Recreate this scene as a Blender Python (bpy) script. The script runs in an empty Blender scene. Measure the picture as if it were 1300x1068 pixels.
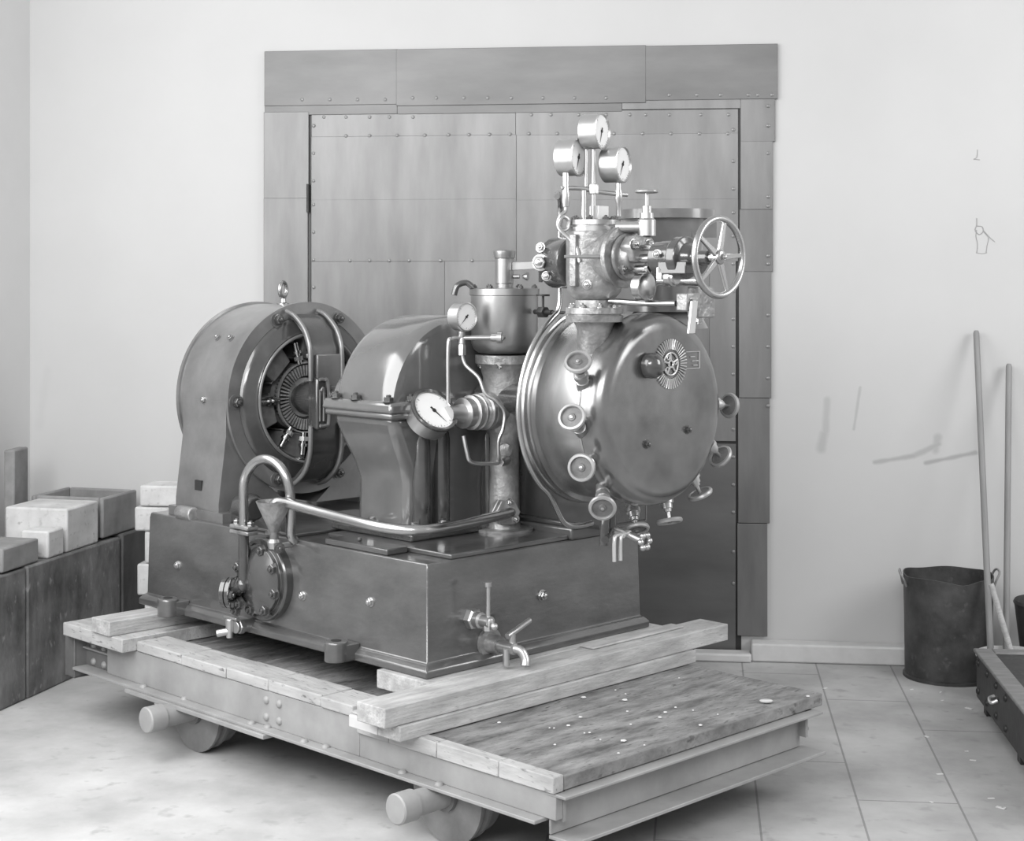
import bpy, bmesh, math, random
from mathutils import Vector, Matrix
random.seed(4)
C = bpy.context.scene.collection
PI = math.pi; R = math.radians
# ------------------------------------------------------------------ camera
EZ, FP, HY, CX = 1.55, 2030.0, 355.0, 650.0
cam = bpy.data.cameras.new('camera'); co = bpy.data.objects.new('camera', cam); C.objects.link(co)
co.location = (0, 0, EZ); co.rotation_euler = (PI/2, 0, 0)
cam.sensor_fit = 'HORIZONTAL'; cam.sensor_width = 36; cam.lens = 36*FP/1300
cam.shift_x = 0.0; cam.shift_y = -(534-HY)/1300            # view camera with a falling front
cam.clip_end = 60
bpy.context.scene.camera = co
# ------------------------------------------------------------------ world, lights, exposure
w = bpy.data.worlds.new('world'); bpy.context.scene.world = w; w.use_nodes = True
w.node_tree.nodes['Background'].inputs[0].default_value = (1, 1, 1, 1)
w.node_tree.nodes['Background'].inputs[1].default_value = 0.36
def area(name, loc, target, sx, sy, power):
    l = bpy.data.lights.new(name, 'AREA'); l.shape = 'RECTANGLE'; l.size = sx; l.size_y = sy; l.energy = power
    o = bpy.data.objects.new(name, l); C.objects.link(o); o.location = loc
    o.rotation_euler = (Vector(target)-Vector(loc)).to_track_quat('-Z', 'Y').to_euler()
area('window_light_left', (-2.0, 4.3, 2.15), (0.3, 5.3, 1.0), 2.9, 2.2, 62)
area('window_light_front', (-1.2, -1.0, 3.7), (0.1, 5.8, 1.1), 4.0, 1.6, 135)
area('fill_light_right', (4.0, 4.0, 2.7), (1.9, 6.4, 1.0), 1.6, 1.8, 40)  # unseen fill, added to brighten the right part of the back wall
vs = bpy.context.scene.view_settings
vs.view_transform = 'Standard'; vs.look = 'None'; vs.gamma = 1; vs.use_curve_mapping = False; vs.exposure = 0.92
# ------------------------------------------------------------------ helpers
S2 = math.sqrt(.5); P0, Q0 = 3.1, 3.45
def wor(P, Q): return ((P+P0-Q-Q0)*S2, (P+P0+Q+Q0)*S2)
class MB:
    def __init__(s, z=0): s.bm = bmesh.new(); s.off = Vector((0, 0, -z))
    def v(s, p): return s.bm.verts.new(Vector(p)+s.off)
    def f(s, vs):
        try: return s.bm.faces.new(vs)
        except ValueError: return None
    def box(s, x0, x1, y0, y1, z0, z1, tx=0, ty=0):
        a = [(x0,y0,z0),(x1,y0,z0),(x1,y1,z0),(x0,y1,z0),(x0+tx,y0+ty,z1),(x1-tx,y0+ty,z1),(x1-tx,y1-ty,z1),(x0+tx,y1-ty,z1)]
        q = [s.v(p) for p in a]
        for i in ((3,2,1,0),(4,5,6,7),(0,1,5,4),(1,2,6,5),(2,3,7,6),(3,0,4,7)): s.f([q[k] for k in i])
        return s
    def frame(s, ax):
        ax = Vector(ax).normalized(); u = Vector((0,0,1)) if abs(ax.z) < .9 else Vector((0,1,0))
        e1 = u.cross(ax).normalized(); e2 = ax.cross(e1); return ax, e1, e2
    def lathe(s, o, ax, prof, n=32, a0=0):
        o = Vector(o); ax, e1, e2 = s.frame(ax); rings = []
        for t, r in prof:
            c = o+ax*t
            if r < 1e-5: rings.append([s.v(c)])
            else: rings.append([s.v(c+(e1*math.cos(a0+2*PI*i/n)+e2*math.sin(a0+2*PI*i/n))*r) for i in range(n)])
        for A, B in zip(rings, rings[1:]):
            for i in range(n):
                j = (i+1) % n
                if len(A) == 1 and len(B) > 1: s.f([A[0], B[j], B[i]][::-1])
                elif len(B) == 1 and len(A) > 1: s.f([A[i], A[j], B[0]])
                elif len(A) > 1: s.f([A[i], A[j], B[j], B[i]])
        if len(rings[0]) > 2: s.f(rings[0][::-1])
        if len(rings[-1]) > 2: s.f(rings[-1])
        return s
    def ring(s, o, ax, prof, n=48):           # closed profile (annulus)
        o = Vector(o); ax, e1, e2 = s.frame(ax); rings = []
        for t, r in prof:
            rings.append([s.v(o+ax*t+(e1*math.cos(2*PI*i/n)+e2*math.sin(2*PI*i/n))*r) for i in range(n)])
        m = len(rings)
        for k in range(m):
            A, B = rings[k], rings[(k+1) % m]
            for i in range(n): s.f([A[i], A[(i+1)%n], B[(i+1)%n], B[i]])
        return s
    def cyl(s, a, b, r, r2=None, n=24):
        a = Vector(a); b = Vector(b); d = b-a
        return s.lathe(a, d, [(0, r), (d.length, r if r2 is None else r2)], n)
    def hexa(s, a, b, r): a = Vector(a); b = Vector(b); d = b-a; return s.lathe(a, d, [(0, r), (d.length*.85, r), (d.length, r*.86)], 6)
    def ball(s, c, r, n=16):
        return s.lathe(Vector(c), (0,0,1), [(-r*math.cos(PI*k/8), max(0, r*math.sin(PI*k/8))) if 0 < k < 8 else ((-r if k == 0 else r), 0) for k in range(9)], n)
    def torus(s, c, ax, Rr, r, n=40, m=10):
        return s.ring(c, ax, [(r*math.sin(2*PI*k/m), Rr+r*math.cos(2*PI*k/m)) for k in range(m)], n)
    def tube(s, pts, r, n=10, sub=6, smooth=True):
        P = [Vector(p) for p in pts]
        if smooth and len(P) > 2:
            out = []
            for i in range(len(P)-1):
                p0 = P[max(i-1,0)]; p1 = P[i]; p2 = P[i+1]; p3 = P[min(i+2,len(P)-1)]
                for k in range(sub):
                    t = k/sub
                    out.append(.5*((2*p1)+(p2-p0)*t+(2*p0-5*p1+4*p2-p3)*t*t+(3*p1-p0-3*p2+p3)*t**3))
            out.append(P[-1]); P = out
        rings = []; e1 = None
        for i, p in enumerate(P):
            d = (P[min(i+1,len(P)-1)]-P[max(i-1,0)]).normalized()
            if e1 is None: _, e1, _ = s.frame(d)
            e1 = (e1-d*e1.dot(d)).normalized(); e2 = d.cross(e1)
            rings.append([s.v(p+(e1*math.cos(2*PI*k/n)+e2*math.sin(2*PI*k/n))*r) for k in range(n)])
        for A, B in zip(rings, rings[1:]):
            for k in range(n): s.f([A[k], A[(k+1)%n], B[(k+1)%n], B[k]])
        s.f(rings[0][::-1]); s.f(rings[-1]); return s
    def prism(s, poly, ext):                   # poly: 3-D points, ext: extrusion vector
        A = [s.v(p) for p in poly]; B = [s.v(Vector(p)+Vector(ext)) for p in poly]
        s.f(A[::-1]); s.f(B)
        for i in range(len(A)): j = (i+1) % len(A); s.f([A[i], A[j], B[j], B[i]])
        return s
    def loft(s, secs):
        rs = [[s.v(p) for p in q] for q in secs]; n = len(rs[0])
        for A, B in zip(rs, rs[1:]):
            for i in range(n): s.f([A[i], A[(i+1)%n], B[(i+1)%n], B[i]])
        s.f(rs[0][::-1]); s.f(rs[-1]); return s
    def mesh(s, name):
        bmesh.ops.recalc_face_normals(s.bm, faces=s.bm.faces)
        me = bpy.data.meshes.new(name); s.bm.to_mesh(me); s.bm.free()
        for p in me.polygons: p.use_smooth = True
        me.set_sharp_from_angle(angle=R(38)); return me
    def build(s, name, m, parent=None, bev=0, seg=2):
        me = s.mesh(name); me.materials.append(m)
        o = bpy.data.objects.new(name, me); C.objects.link(o); o.parent = parent
        if bev:
            b = o.modifiers.new('bevel', 'BEVEL'); b.width = bev; b.segments = seg; b.limit_method = 'ANGLE'; b.angle_limit = R(40)
            b.harden_normals = False
        return o
def tag(o, label=None, cat=None, group=None, kind=None):
    if label: o['label'] = label
    if cat: o['category'] = cat
    if group: o['group'] = group
    if kind: o['kind'] = kind
    return o
def empty(name, loc, rz=0, label=None, cat=None, group=None, kind=None):
    o = bpy.data.objects.new(name, None); C.objects.link(o); o.location = loc; o.rotation_euler = (0,0,rz); o.empty_display_size = .1
    return tag(o, label, cat, group, kind)
def copy_tree(o, parent=None):
    c = o.copy(); C.objects.link(c); c.parent = parent
    for ch in list(o.children): copy_tree(ch, c)
    return c
def align(pos, ax):
    q = Vector((0,0,1)).rotation_difference(Vector(ax).normalized()); return Matrix.Translation(Vector(pos)) @ q.to_matrix().to_4x4()
# ------------------------------------------------------------------ materials
def mat(name, g, rough=.5, metal=0, var=.15, scale=6, detail=6, bump=0, bscale=None, stretch=(1,1,1), coat=0, dark=None, spots=0, spec=.5):
    """grey procedural material: base g varied by noise between g*(1-var) and g*(1+var)"""
    m = bpy.data.materials.new(name); m.use_nodes = True; nt = m.node_tree; N = nt.nodes; L = nt.links
    b = N['Principled BSDF']; tc = N.new('ShaderNodeTexCoord'); mp = N.new('ShaderNodeMapping'); mp.inputs['Scale'].default_value = stretch
    L.new(tc.outputs['Object'], mp.inputs[0])
    no = N.new('ShaderNodeTexNoise'); no.inputs['Scale'].default_value = scale; no.inputs['Detail'].default_value = detail; no.inputs['Roughness'].default_value = .6
    L.new(mp.outputs[0], no.inputs['Vector'])
    r = N.new('ShaderNodeValToRGB'); r.color_ramp.elements[0].position = .3; r.color_ramp.elements[1].position = .7
    lo = g*(1-var); hi = min(1, g*(1+var))
    r.color_ramp.elements[0].color = (lo, lo, lo, 1); r.color_ramp.elements[1].color = (hi, hi, hi, 1)
    L.new(no.outputs['Fac'], r.inputs[0]); col = r.outputs[0]
    if spots:
        n2 = N.new('ShaderNodeTexNoise'); n2.inputs['Scale'].default_value = scale*5; n2.inputs['Detail'].default_value = 3
        L.new(mp.outputs[0], n2.inputs['Vector'])
        r2 = N.new('ShaderNodeValToRGB'); r2.color_ramp.elements[0].position = .60; r2.color_ramp.elements[1].position = .72
        L.new(n2.outputs['Fac'], r2.inputs[0])
        mx = N.new('ShaderNodeMix'); mx.data_type = 'RGBA'; L.new(r2.outputs[0], mx.inputs[0]); L.new(col, mx.inputs[6]); mx.inputs[7].default_value = (spots, spots, spots, 1)
        col = mx.outputs[2]
    L.new(col, b.inputs['Base Color'])
    b.inputs['Roughness'].default_value = rough; b.inputs['Metallic'].default_value = metal
    b.inputs['Specular IOR Level'].default_value = spec
    if coat: b.inputs['Coat Weight'].default_value = coat; b.inputs['Coat Roughness'].default_value = .12
    if bump:
        nb = N.new('ShaderNodeTexNoise'); nb.inputs['Scale'].default_value = bscale or scale*4; nb.inputs['Detail'].default_value = 5
        L.new(mp.outputs[0], nb.inputs['Vector'])
        bp = N.new('ShaderNodeBump'); bp.inputs['Strength'].default_value = bump; bp.inputs['Distance'].default_value = .01
        L.new(nb.outputs['Fac'], bp.inputs['Height']); L.new(bp.outputs[0], b.inputs['Normal'])
    return m
M = {}
M['paint']   = mat('machine_paint', .045, .2, 0, .35, 5, bump=.06, bscale=40, coat=.7, spec=.7)
M['bed']     = mat('bedplate_paint', .07, .3, 0, .35, 5, bump=.14, bscale=30, coat=1.0, stretch=(1,1,2.2), spec=.6)
M['dyn']     = mat('dynamo_paint', .17, .28, .3, .28, 5, bump=.04, bscale=30, coat=.6)
M['gear']    = mat('gearbox_paint', .10, .17, 0, .2, 3, bump=.03, bscale=30, coat=1.0, spec=.8)
M['cast']    = mat('rough_casting', .26, .36, .45, .45, 14, bump=.35, bscale=60, coat=.3)
M['steel']   = mat('polished_steel', .45, .27, 1, .08, 8)
M['turned']  = mat('turned_steel', .33, .36, .9, .12, 10)
M['clad']    = mat('steel_cladding', .46, .27, .95, .08, 4, stretch=(1,8,1))
M['cover']   = mat('polished_cover', .22, .24, .75, .42, 4, bump=.03, bscale=12)
M['hand']    = mat('handwheel_metal', .36, .4, .5, .2, 20)
M['web']     = mat('wheel_web_metal', .16, .5, .3, .3, 40)
M['brass']   = mat('brass', .50, .34, .9, .1, 10)
M['bright']  = mat('bright_steel', .6, .3, .6, .05, 10)
M['darkm']   = mat('dark_metal', .03, .45, .3, .3, 10)
M['winding'] = mat('coil_winding', .14, .6, 0, .35, 30)
M['dial']    = mat('dial_face', .78, .5, 0, .03, 10)
M['ink']     = mat('black_ink', .02, .6, 0, .1, 10)
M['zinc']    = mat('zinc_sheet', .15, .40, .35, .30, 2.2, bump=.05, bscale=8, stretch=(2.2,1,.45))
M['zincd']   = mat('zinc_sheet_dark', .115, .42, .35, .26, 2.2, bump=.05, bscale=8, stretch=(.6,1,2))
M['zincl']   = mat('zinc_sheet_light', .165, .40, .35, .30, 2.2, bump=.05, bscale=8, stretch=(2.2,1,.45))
M['nail']    = mat('nail_head', .22, .4, .5, .2, 20)
M['timber']  = mat('pale_timber', .38, .75, 0, .3, 7, bump=.3, bscale=30, stretch=(.9,4,4), spots=.27)
M['timberq'] = mat('pale_timber_long', .45, .7, 0, .22, 7, bump=.25, bscale=30, stretch=(5,.6,5), spots=.2)
M['deckq']   = mat('edge_board', .38, .75, 0, .22, 6, bump=.3, bscale=20, stretch=(5,.8,3), spots=.15)
M['deck']    = mat('oily_deck', .19, .7, 0, .6, 7, bump=.8, bscale=30, stretch=(.8,2.6,1), spots=.07)
M['beam']    = mat('beam_steel', .30, .55, .1, .2, 5, bump=.1, bscale=25)
M['beamd']   = mat('beam_steel_dark', .15, .6, .2, .25, 7, bump=.1, bscale=25)
M['wheel']   = mat('wheel_iron', .22, .55, .3, .25, 8, bump=.1)
M['crate']   = mat('dirty_board', .145, .85, 0, .65, 6, bump=.4, bscale=20, stretch=(1.2,1.2,.7), spots=.26)
M['crated']  = mat('dark_dirty_board', .085, .85, 0, .4, 5, bump=.3, bscale=20)
M['crateg']  = mat('grey_board', .24, .85, 0, .3, 6, bump=.2, bscale=20)
M['plaster'] = mat('white_block', .55, .9, 0, .18, 8, bump=.3, bscale=20, spots=.40)
M['bucket']  = mat('rusty_bucket', .055, .5, .3, .6, 6, bump=.25, bscale=20, spots=.08)
M['galv']    = mat('bucket_inside', .22, .6, .3, .3, 7)
M['pole']    = mat('wooden_pole', .20, .6, 0, .2, 8, stretch=(6,6,.5))
M['chest']   = mat('dark_chest', .022, .5, 0, .4, 8, bump=.2, bscale=20, spots=.045)
M['chestt']  = mat('chest_edge', .16, .55, 0, .3, 8, stretch=(4,1,4))
M['chip']    = mat('wood_chip', .62, .8, 0, .15, 20)
M['white']   = mat('white_paint', .52, .6, 0, .08, 12)
# ------------------------------------------------------------------ room
ALPHA = math.atan(.117); WY = 6.68
WM = Vector((math.cos(ALPHA), -math.sin(ALPHA), 0)); WN = Vector((math.sin(ALPHA), math.cos(ALPHA), 0))   # along the wall / into the wall
def W(u, v):
    """where the line of sight measured on the photograph meets the end wall: (along the wall, height)"""
    k = (u-CX)/FP; s = WY*k/(math.cos(ALPHA)+k*math.sin(ALPHA)); Y = WY-s*math.sin(ALPHA)
    return s, EZ+(HY-v)/FP*Y
def wallmat():
    m = mat('limewashed_wall', .48, .9, 0, .035, 1.3, bump=.06, bscale=6); nt = m.node_tree; N = nt.nodes; L = nt.links
    b = N['Principled BSDF']; src = b.inputs['Base Color'].links[0].from_socket; tc = [n for n in N if n.type == 'TEX_COORD'][0]
    wob = N.new('ShaderNodeTexNoise'); wob.inputs['Scale'].default_value = 14; L.new(tc.outputs['Object'], wob.inputs['Vector'])
    acc = None
    segs = [((1110,587),(1160,579),.010,.35),((1160,579),(1192,564),.012,.3),((1175,588),(1238,575),.009,.4),((1050,508),(1048,548),.014,.22),
            ((1046,552),(1043,570),.018,.25),((1092,492),(1084,545),.006,.25),((1190,556),(1188,572),.016,.25),((60,470),(50,540),.02,.05)]
    for (a, c, rr, st) in segs:
        A = W(*a); B = W(*c); A = Vector((A[0],0,A[1])); B = Vector((B[0],0,B[1])); D = B-A
        def vm(op, x, y=None):
            n = N.new('ShaderNodeVectorMath'); n.operation = op
            for i, q in enumerate((x, y)):
                if q is None: continue
                if isinstance(q, Vector): n.inputs[i].default_value = q
                else: L.new(q, n.inputs[i])
            return n
        def mm(op, x, y, cl=False):
            n = N.new('ShaderNodeMath'); n.operation = op; n.use_clamp = cl
            for i, q in enumerate((x, y)):
                if isinstance(q, (int, float)): n.inputs[i].default_value = q
                else: L.new(q, n.inputs[i])
            return n.outputs[0]
        pa = vm('SUBTRACT', tc.outputs['Object'], A).outputs[0]; pa = vm('MULTIPLY', pa, Vector((1,0,1))).outputs[0]
        h = mm('DIVIDE', vm('DOT_PRODUCT', pa, D).outputs['Value'], D.dot(D), True)
        sc = N.new('ShaderNodeVectorMath'); sc.operation = 'SCALE'; sc.inputs[0].default_value = D; L.new(h, sc.inputs['Scale'])
        d = vm('LENGTH', vm('SUBTRACT', pa, sc.outputs[0]).outputs[0]).outputs['Value']
        d = mm('SUBTRACT', d, mm('MULTIPLY', wob.outputs['Fac'], rr*1.2)); d = mm('DIVIDE', d, rr)
        k = mm('MULTIPLY', mm('SUBTRACT', .8, d, True), st)
        acc = k if acc is None else mm('MAXIMUM', acc, k)
    mx = N.new('ShaderNodeMix'); mx.data_type = 'RGBA'; L.new(acc, mx.inputs[0]); L.new(src, mx.inputs[6]); mx.inputs[7].default_value = (.12,.12,.12,1)
    L.new(mx.outputs[2], b.inputs['Base Color']); return m
M['wall'] = wallmat()
def floormat():
    m = mat('dusty_floor', .46, .8, 0, .22, 3.0, bump=.15, bscale=20, spots=.38); nt = m.node_tree; N = nt.nodes; L = nt.links
    b = N['Principled BSDF']; src = b.inputs['Base Color'].links[0].from_socket
    tc = [n for n in N if n.type == 'TEX_COORD'][0]; sx = N.new('ShaderNodeSeparateXYZ'); L.new(tc.outputs['Object'], sx.inputs[0])
    def mm(op, x, y, cl=False):
        n = N.new('ShaderNodeMath'); n.operation = op; n.use_clamp = cl
        for i, q in enumerate((x, y)):
            if isinstance(q, (int, float)): n.inputs[i].default_value = q
            else: L.new(q, n.inputs[i])
        return n.outputs[0]
    fx = mm('FRACT', mm('DIVIDE', mm('ADD', sx.outputs[0], 20.0), .295), 0)
    line = mm('LESS_THAN', fx, .022)
    row = mm('FLOOR', mm('DIVIDE', mm('ADD', sx.outputs[0], 20.0), .295), 0)
    yo = mm('ADD', mm('MULTIPLY', row, .37), sx.outputs[1])
    fy = mm('FRACT', mm('DIVIDE', mm('ADD', yo, 20.0), 1.15), 0); line = mm('MAXIMUM', line, mm('LESS_THAN', fy, .006))
    right = mm('GREATER_THAN', sx.outputs[0], .35)          # boards lie on the right half only, bare dusty concrete on the left
    line = mm('MULTIPLY', mm('MULTIPLY', line, right), .55)
    mr = N.new('ShaderNodeMapRange'); mr.interpolation_type = 'SMOOTHSTEP'; L.new(sx.outputs[0], mr.inputs[0]); mr.inputs[1].default_value = -.2; mr.inputs[2].default_value = .6
    dust = N.new('ShaderNodeMix'); dust.data_type = 'RGBA'; dust.blend_type = 'MULTIPLY'; dust.inputs[0].default_value = 1
    t = N.new('ShaderNodeMix'); t.data_type = 'RGBA'; L.new(mr.outputs[0], t.inputs[0]); t.inputs[6].default_value = (.98,.98,.98,1); t.inputs[7].default_value = (.78,.78,.78,1)
    L.new(src, dust.inputs[6]); L.new(t.outputs[2], dust.inputs[7])
    mx = N.new('ShaderNodeMix'); mx.data_type = 'RGBA'; L.new(line, mx.inputs[0]); L.new(dust.outputs[2], mx.inputs[6]); mx.inputs[7].default_value = (.10,.10,.10,1)
    L.new(mx.outputs[2], b.inputs['Base Color']); return m
def at_wall(o): o.location = (0, WY, 0); o.rotation_euler = (0, 0, -ALPHA); return o
fl = MB(); fl.box(-2.4, 6, -9.5, .3, -.1, 0); tag(at_wall(fl.build('floor', floormat())), kind='structure')
wl = MB(); wl.box(-2.4, 6, 0, .25, -.1, 4.2); tag(at_wall(wl.build('wall_back', M['wall'])), kind='structure')
sL = W(38, 400)[0]
wl = MB(); wl.box(sL-.25, sL, -7.6, 0, -.1, 4.2); tag(at_wall(wl.build('wall_left', mat('limewashed_side_wall_lightened', .62, .9, 0, .04, 1.3))), kind='structure')  # base colour raised to stand in for the light this wall lacks
wl = MB(); wl.box(W(953,0)[0], 5.9, -.09, 0, 0, .075); tag(at_wall(wl.build('baseboard_back', M['white'], bev=.008)), kind='structure')
wl = MB(); wl.box(W(880,0)[0], W(953,0)[0], -.11, -.025, 0, .035); tag(at_wall(wl.build('trim_2', M['white'], bev=.008)), kind='structure')
wl = MB(); wl.box(sL, W(337,0)[0], -.05, 0, 0, .06); tag(at_wall(wl.build('trim_1', M['white'], bev=.008)), kind='structure')
# the sheet-metal clad door
door = at_wall(empty('door_1', (0,0,0), kind='structure', label='tall sheet-metal clad door in a metal clad surround in the white wall'))
def sheet(u0, v0, u1, v1, th, m, name='frame_sheet', wob=.0, zb=None):
    a = W(u0, v0); b = W(u1, v1); z0 = b[1] if zb is None else zb
    b_ = MB(); b_.box(a[0], b[0], -th, -.001, z0, a[1]); return b_.build(name, m, door, bev=.0015)
nailm = MB(); nailm.lathe((0,0,0), (0,0,1), [(0,.0075),(.0015,.007),(.003,.004),(.0036,0)], 10); nailm = nailm.mesh('nail'); nailm.materials.append(M['nail'])
ncount = 0
def nail(u, v, th):
    s, z = W(u, v); o = bpy.data.objects.new('nail', nailm); C.objects.link(o); o.parent = door; o.matrix_local = align((s, -th, z), (0,-1,0))
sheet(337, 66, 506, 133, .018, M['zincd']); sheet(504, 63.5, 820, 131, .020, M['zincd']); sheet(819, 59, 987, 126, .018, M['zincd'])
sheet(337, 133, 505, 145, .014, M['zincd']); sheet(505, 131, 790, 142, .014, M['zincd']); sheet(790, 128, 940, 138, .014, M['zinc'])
sheet(336, 143, 393, 252, .016, M['zinc']); sheet(336, 252, 392, 800, .018, M['zinc'], zb=.02)
for i, (a, b, c, d) in enumerate([(940,124,984,180),(940,180,981,266),(939,266,981,345),(938,345,979,505),(937,505,977,664),(936,664,974,800)]):
    sheet(a, b, c, d, .014+.003*(i%2), [M['zinc'],M['zincl']][i%2], zb=(.09 if i == 5 else None))
leaf0 = (396,145)
bk = MB(); a = W(393,142); b = W(941,840); bk.box(a[0], b[0], -.004, -.0005, 0.0, a[1]+.01); bk.build('leaf_gap', M['darkm'], door)
sheet(396, 146, 655, 175, .010, M['zinc'], 'leaf_sheet'); sheet(655, 142, 937, 172, .012, M['zinc'], 'leaf_sheet')
sheet(396, 174, 656, 253, .014, M['zinc'], 'leaf_sheet'); sheet(656, 172, 937, 253, .013, M['zincl'], 'leaf_sheet')
sheet(396, 253, 656, 332, .0137, M['zinc'], 'leaf_sheet'); sheet(656, 253, 937, 332, .0127, M['zincl'], 'leaf_sheet')
sheet(396, 331, 565, 560, .012, M['zinc'], 'leaf_sheet'); sheet(565, 331, 745, 560, .013, M['zincl'], 'leaf_sheet'); sheet(744, 331, 901, 560, .012, M['zinc'], 'leaf_sheet'); sheet(901, 331, 934, 560, .014, M['zincl'], 'leaf_sheet')
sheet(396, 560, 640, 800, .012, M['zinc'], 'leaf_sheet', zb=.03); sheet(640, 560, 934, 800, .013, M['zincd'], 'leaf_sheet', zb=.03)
for u in (440,470,505,540,570,596,622,648): nail(u, 173-(u-440)*.01, .014)
for u in range(672, 930, 36): nail(u, 170, .013)
for u in (412,440,470,495,525): nail(u, 149, .010)
for u in (675,700,735,770,800,820,850,890,925): nail(u, 146, .012)
for u in (445,470,495,520,560,600,640): nail(u, 331, .014)
for u in (385,420,455,490): nail(u, 127, .018)
for u in (525,555,590,620,650,690,730,770): nail(u, 125, .020)
for u in (850,885,915,950,962,980): nail(u, 121, .018)
for v in (160,195,230,260,295,330,365,400,435): nail(399, v, .014)
for v in (165,205,240,270,300,335,370,405,440,475,510,545,580,615,650,700,740): nail(931, v, .014)
for v in (135,160,195,250,262,325,335,400,440,480,515): nail(975, v, .018)
hg = MB(); s, z = W(392.5, 252); hg.cyl((s,-.022,z-.06),(s,-.022,z+.06),.006); hg.build('hinge', M['darkm'], door)
# faint pencilled scribbles on the wall right of the door
def stroke(pts, r=.0022):
    mb = MB(); P_ = [(W(u,v)[0], -.0008, W(u,v)[1]) for u, v in pts]; mb.tube(P_, r, n=6, sub=3); return mb
PEN = mat('pencil', .30, .9)
sc = stroke([(1240,277),(1240,286),(1238,292),(1243,298),(1248,294),(1247,288),(1240,287)], .0016)
for pts in ([(1240,292),(1239,300),(1241,310),(1240,321)],[(1248,294),(1255,302),(1253,312),(1252,321)],[(1239,321),(1247,322),(1253,321)],[(1248,292),(1257,302),(1263,307)]):
    sc.tube([(W(u,v)[0], -.0008, W(u,v)[1]) for u, v in pts], .0013, n=6, sub=3)
tag(at_wall(sc.build('wall_scribble', PEN)), 'faint pencil scribble on the white wall, right of the door', 'scribble')
sc = stroke([(1241,190),(1240,200),(1236,202),(1244,203)], .0013)
tag(at_wall(sc.build('pencil_mark', PEN)), 'tiny pencil tick on the white wall above the faint scribble', 'mark')
# ------------------------------------------------------------------ the machine
ZB = .39
x0, y0 = wor(0, 0)
G = empty('turbine_generator', (x0, y0, ZB), PI/4, 'black steam turbine dynamo set with gauges, handwheels and gearbox on an iron bedplate', 'generator')
def mb(): return MB(ZB)
def bolt_mesh(name, m, washer=True):
    b = MB()
    if washer: b.lathe((0,0,0), (0,0,1), [(0,1.25),(.18,1.25),(.2,1.1)], 20)
    b.hexa((0,0,.15 if washer else 0), (0,0,1.0), 1.0); b.lathe((0,0,.9), (0,0,1), [(0,.5),(.45,.5),(.55,.35)], 12)
    me = b.mesh(name); me.materials.append(m); return me
BM = bolt_mesh('bolt', M['steel']); BD = bolt_mesh('bolt', M['paint']); BB = bolt_mesh('bolt', M['brass'])
def bolt(parent, pos, ax, r, me=None, name='bolt'):
    o = bpy.data.objects.new(name, me or BM); C.objects.link(o); o.parent = parent
    p = Vector(pos); p.z -= ZB; o.matrix_local = align(p, ax) @ Matrix.Scale(r, 4); return o
# --- bedplate
b = mb()
def rect(x0,x1,y0,y1,z): return [(x0,y0,z),(x1,y0,z),(x1,y1,z),(x0,y1,z)]
b.loft([rect(0,1.0,0,1.54,.39), rect(0,1.0,0,1.54,.412), rect(.012,.988,.012,1.528,.424), rect(.022,.978,.022,1.518,.428), rect(.028,.972,.028,1.512,.70), rect(.032,.968,.032,1.508,.7175)])
bed = b.build('bedplate', M['bed'], G, bev=.004)
def lug(P, Q):
    b = mb(); b.box(P-.0, .02, Q-.034, Q+.034, .392, .442); b.lathe((P, Q, .392), (0,0,1), [(0,.036),(.058,.036),(.062,.032)], 28); o = b.build('lifting_lug', M['bed'], bed, bev=.003)
    h = mb(); h.lathe((P, Q, .4535), (0,0,1), [(0,.016),(.0015,.016)], 20); h.build('lug_hole', M['ink'], bed)
lug(-.045, .36); lug(-.045, 1.28)
for Q, z in ((1.322,.553),(.614,.545),(.28,.573)): bolt(bed, (.025, Q, z), (-1,0,0), .012, BB, 'plug')
bolt(bed, (.506, .025, .561), (0,-1,0), .015, BM, 'plug')
b = mb(); b.box(.13,.64,.035,.62,.7175,.733); b.build('raised_pad', M['bed'], G, bev=.004)
b = mb(); b.box(.64,.965,.02,.45,.7175,.757); b.build('raised_pad', M['bed'], G, bev=.008)
b = mb(); b.box(.038,.122,.22,.52,.7175,.737); b.cyl((.08,.40,.737),(.08,.40,.749),.008); b.build('hatch_cover', M['bed'], G, bev=.004)
# --- round pump cover on the near side
b = mb(); b.lathe((.03,.80,.575), (-1,0,0), [(0,.135),(.03,.135),(.036,.13),(.036,.112),(.05,.112),(.056,.10),(.075,.06),(.085,0)], 48)
pc = b.build('pump_cover', M['paint'], G, bev=.002)
for k in range(8):
    a = 2*PI*k/8+.3; bolt(pc, (-.018, .80+.103*math.cos(a), .575+.103*math.sin(a)), (-1,0,0), .0165, BD)
b = mb(); b.cyl((-.05,.83,.55),(-.05,.83,.74),.017); b.ball((-.055,.83,.56),.022); b.cyl((-.055,.83,.56),(-.07,.90,.53),.024)
b.lathe((-.06,.87,.53),(-.6,1,0),[(0,.024),(.0,.05),(.014,.05),(.016,.03),(.018,.03),(.018,.05),(.032,.05),(.034,.02)],28); b.build('suction_pipe', M['paint'], pc)
for k in range(6): a = 2*PI*k/6; bolt(pc, (-.062+.033*math.cos(a), .868+.02*math.cos(a), .53+.038*math.sin(a)), (.6,-1,0), .0145, BD)
for Q, z in ((.86,.475),(.84,.50)): bolt(pc, (-.055, Q, z), (-1,0,0), .0165, BD)
b = mb()
for z in (.725,.742): b.prism([(-.05-.022,.83-.05,z),(-.05+.022,.83-.05,z),(-.05+.022,.83+.05,z),(-.05-.022,.83+.05,z)], (0,0,.013))
pf = b.build('pipe_flange', M['cast'], G, bev=.004)
for d in (-.038,.038): bolt(pf, (-.05,.83+d,.755), (0,0,1), .012)
b = mb(); pts = [(-.05,.83,.75),(-.05,.83,.82),(-.05,.83,.885)]
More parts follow.
